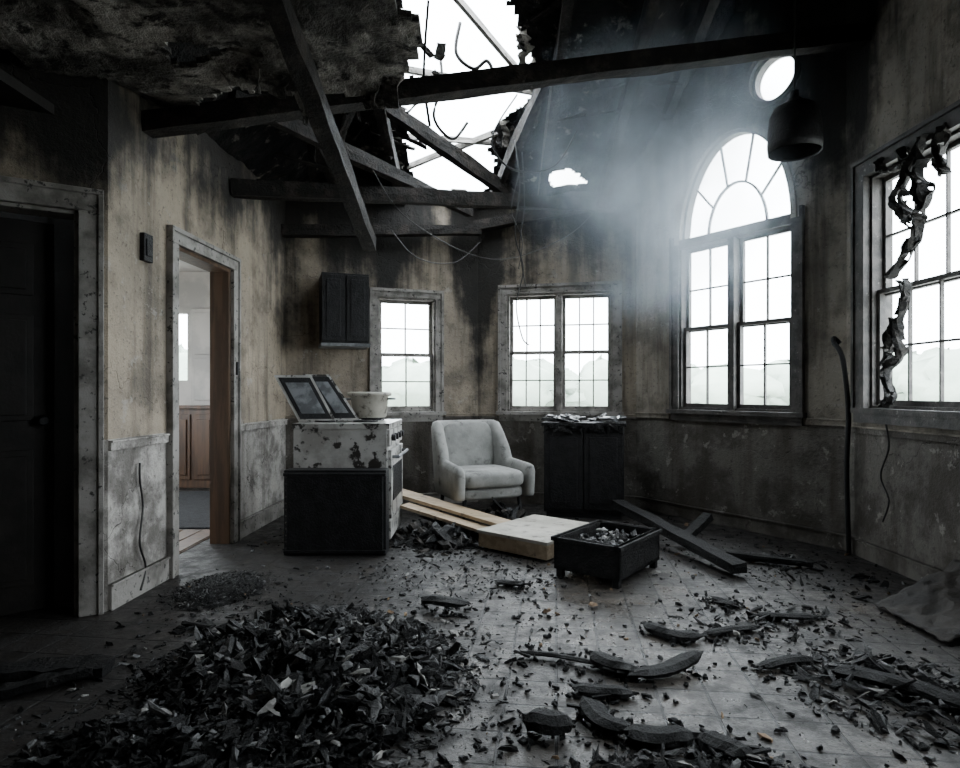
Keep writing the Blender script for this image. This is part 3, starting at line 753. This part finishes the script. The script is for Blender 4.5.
for (x,y,s_,k) in((-.42,2.2,.09,'white'),(-.12,2.9,.07,'white'),(-.2,2.55,.05,'ash'),(.05,2.3,.04,'white'),(.35,3.2,.04,'tan'),(.6,3.3,.06,'tan'),(-1.0,2.9,.06,'ash'),(1.2,2.9,.05,'white'),(1.1,3.9,.07,'white'),(-1.12,2.05,.16,'tan'),(-.62,2.5,.10,'white'),(-.8,2.15,.08,'ash'),(-.3,2.3,.07,'white')):
    mb.shard(TR(x,y,.02+(.14 if x<-.2 and y<2.7 and x>-1.1 else 0),U(0,6),.15,.1),(s_*1.2,s_*.8,.012),k)
mb.obj('plaster_fragments')
mb=MB(); vs=[];fs=[];n=26
for j in range(n+1):
    for i in range(n+1):
        u,v=i/n,j/n
        x=2.10+.52*u; y=3.30-.50*v+.12*u; z=.02+.20*u**1.2*(1-.4*v)+noise.noise(Vector((u*3,v*3,2)))*.07*u+noise.noise(Vector((u*9,v*9,2)))*.02
        vs.append((x,y,max(z,.008)))
for j in range(n):
    for i in range(n): a=j*(n+1)+i; fs.append((a,a+1,a+n+2,a+n+1))
mb.add(vs,fs,'sheet'); o=mb.obj('crumpled_sheet',smooth=True); so=o.modifiers.new('s','SOLIDIFY'); so.thickness=.008

# --------------------------------------------------- outside
mb=MB(); mb.bx(-60,60,-60,60,-.6,-.5,'ground'); mb.obj('ground')
mb=MB()
for i in range(150):
    a=math.radians(-75+165*i/150)+U(-.02,.02); d=U(28,40); c=Vector((math.sin(a)*d,math.cos(a)*d,0)); r=U(.9,1.8); h=U(1.0,3.0)
    rings=[]
    for j in range(13):
        v=-math.pi/2+math.pi*j/12
        rings.append([c+Vector((r*math.cos(v)*math.cos(q)*(1+.6*noise.noise(Vector((i,j*.9,q*2)))),r*math.cos(v)*math.sin(q),h*.5+h*.5*math.sin(v)+.4*noise.noise(Vector((i,j*.9,q*2+9))))) for q in [2*math.pi*k/14 for k in range(14)]])
    mb.rings(rings,'tree')
mb.obj('treeline',smooth=True)

# --------------------------------------------------- smoke
m=bpy.data.materials.new('smoke_haze'); m.use_nodes=True; nt=m.node_tree; nt.nodes.remove(nt.nodes['Principled BSDF']); g=G(nt)
out=nt.nodes['Material Output']; pv=g.n('ShaderNodeVolumePrincipled'); nt.links.new(pv.outputs[0],out.inputs['Volume'])
pv.inputs['Color'].default_value=(.80,.91,1,1); pv.inputs['Anisotropy'].default_value=.45
tc=g.n('ShaderNodeTexCoord'); ln=g.n('ShaderNodeVectorMath',operation='LENGTH'); nt.links.new(tc.outputs['Object'],ln.inputs[0])
fall=g.ss(ln.outputs['Value'],1.0,.0); nn=g.ss(g.noise(2.0,4,.6),.42,.70)
g.set(pv.inputs['Density'],g.m('MULTIPLY',g.m('MULTIPLY',fall,g.m('ADD',nn,.28)),1.5))
import bmesh
me=bpy.data.meshes.new('smoke'); bm=bmesh.new(); bmesh.ops.create_icosphere(bm,subdivisions=3,radius=1); bm.to_mesh(me); bm.free()
me.materials.append(m); o=bpy.data.objects.new('smoke',me); bpy.context.collection.objects.link(o)
o.location=(1.40,4.80,2.85); o.scale=(1.25,1.25,1.4)

# --------------------------------------------------- light
w=bpy.data.worlds.new('overcast_sky'); bpy.context.scene.world=w; w.use_nodes=True
bg=w.node_tree.nodes['Background']; bg.inputs[0].default_value=(.87,.945,1,1); bg.inputs[1].default_value=19
def portal(name,c,n,sx_,sy_):
    l=bpy.data.lights.new(name,'AREA'); l.shape='RECTANGLE'; l.size=sx_; l.size_y=sy_; l.cycles.is_portal=True
    o=bpy.data.objects.new(name,l); bpy.context.collection.objects.link(o); o.location=c
    o.rotation_euler=Vector(n).to_track_quat('-Z','Y').to_euler()
for F,a,b2,z0,z1 in((FC,w1a,w1b,.95,2.1),(FC2,w2a,w2b,.95,2.16),(FD,wda,wdb,.99,3.38),(FE,wea,web,1.04,2.62),(FE,w6a,w6b,1.04,2.62)):
    portal('sky_portal',F.P((a+b2)/2,-.2,(z0+z1)/2),F.n,b2-a+.1,z1-z0+.1)
portal('sky_portal',(-.1,5.35,roofz(-.1,5.35)+.25),(0,-.41,-.91),1.5,2.3)
portal('sky_portal',(-4.75,5.2,1.55),(1,0,0),2.0,1.4)

# --------------------------------------------------- camera
cd=bpy.data.cameras.new('camera'); cam=bpy.data.objects.new('camera',cd); bpy.context.collection.objects.link(cam)
cam.location=(0,0,1.15); cam.rotation_euler=(math.pi/2,0,0); cd.lens=23.25; cd.sensor_width=36; cd.shift_y=.0083; cd.clip_start=.05
bpy.context.scene.camera=cam
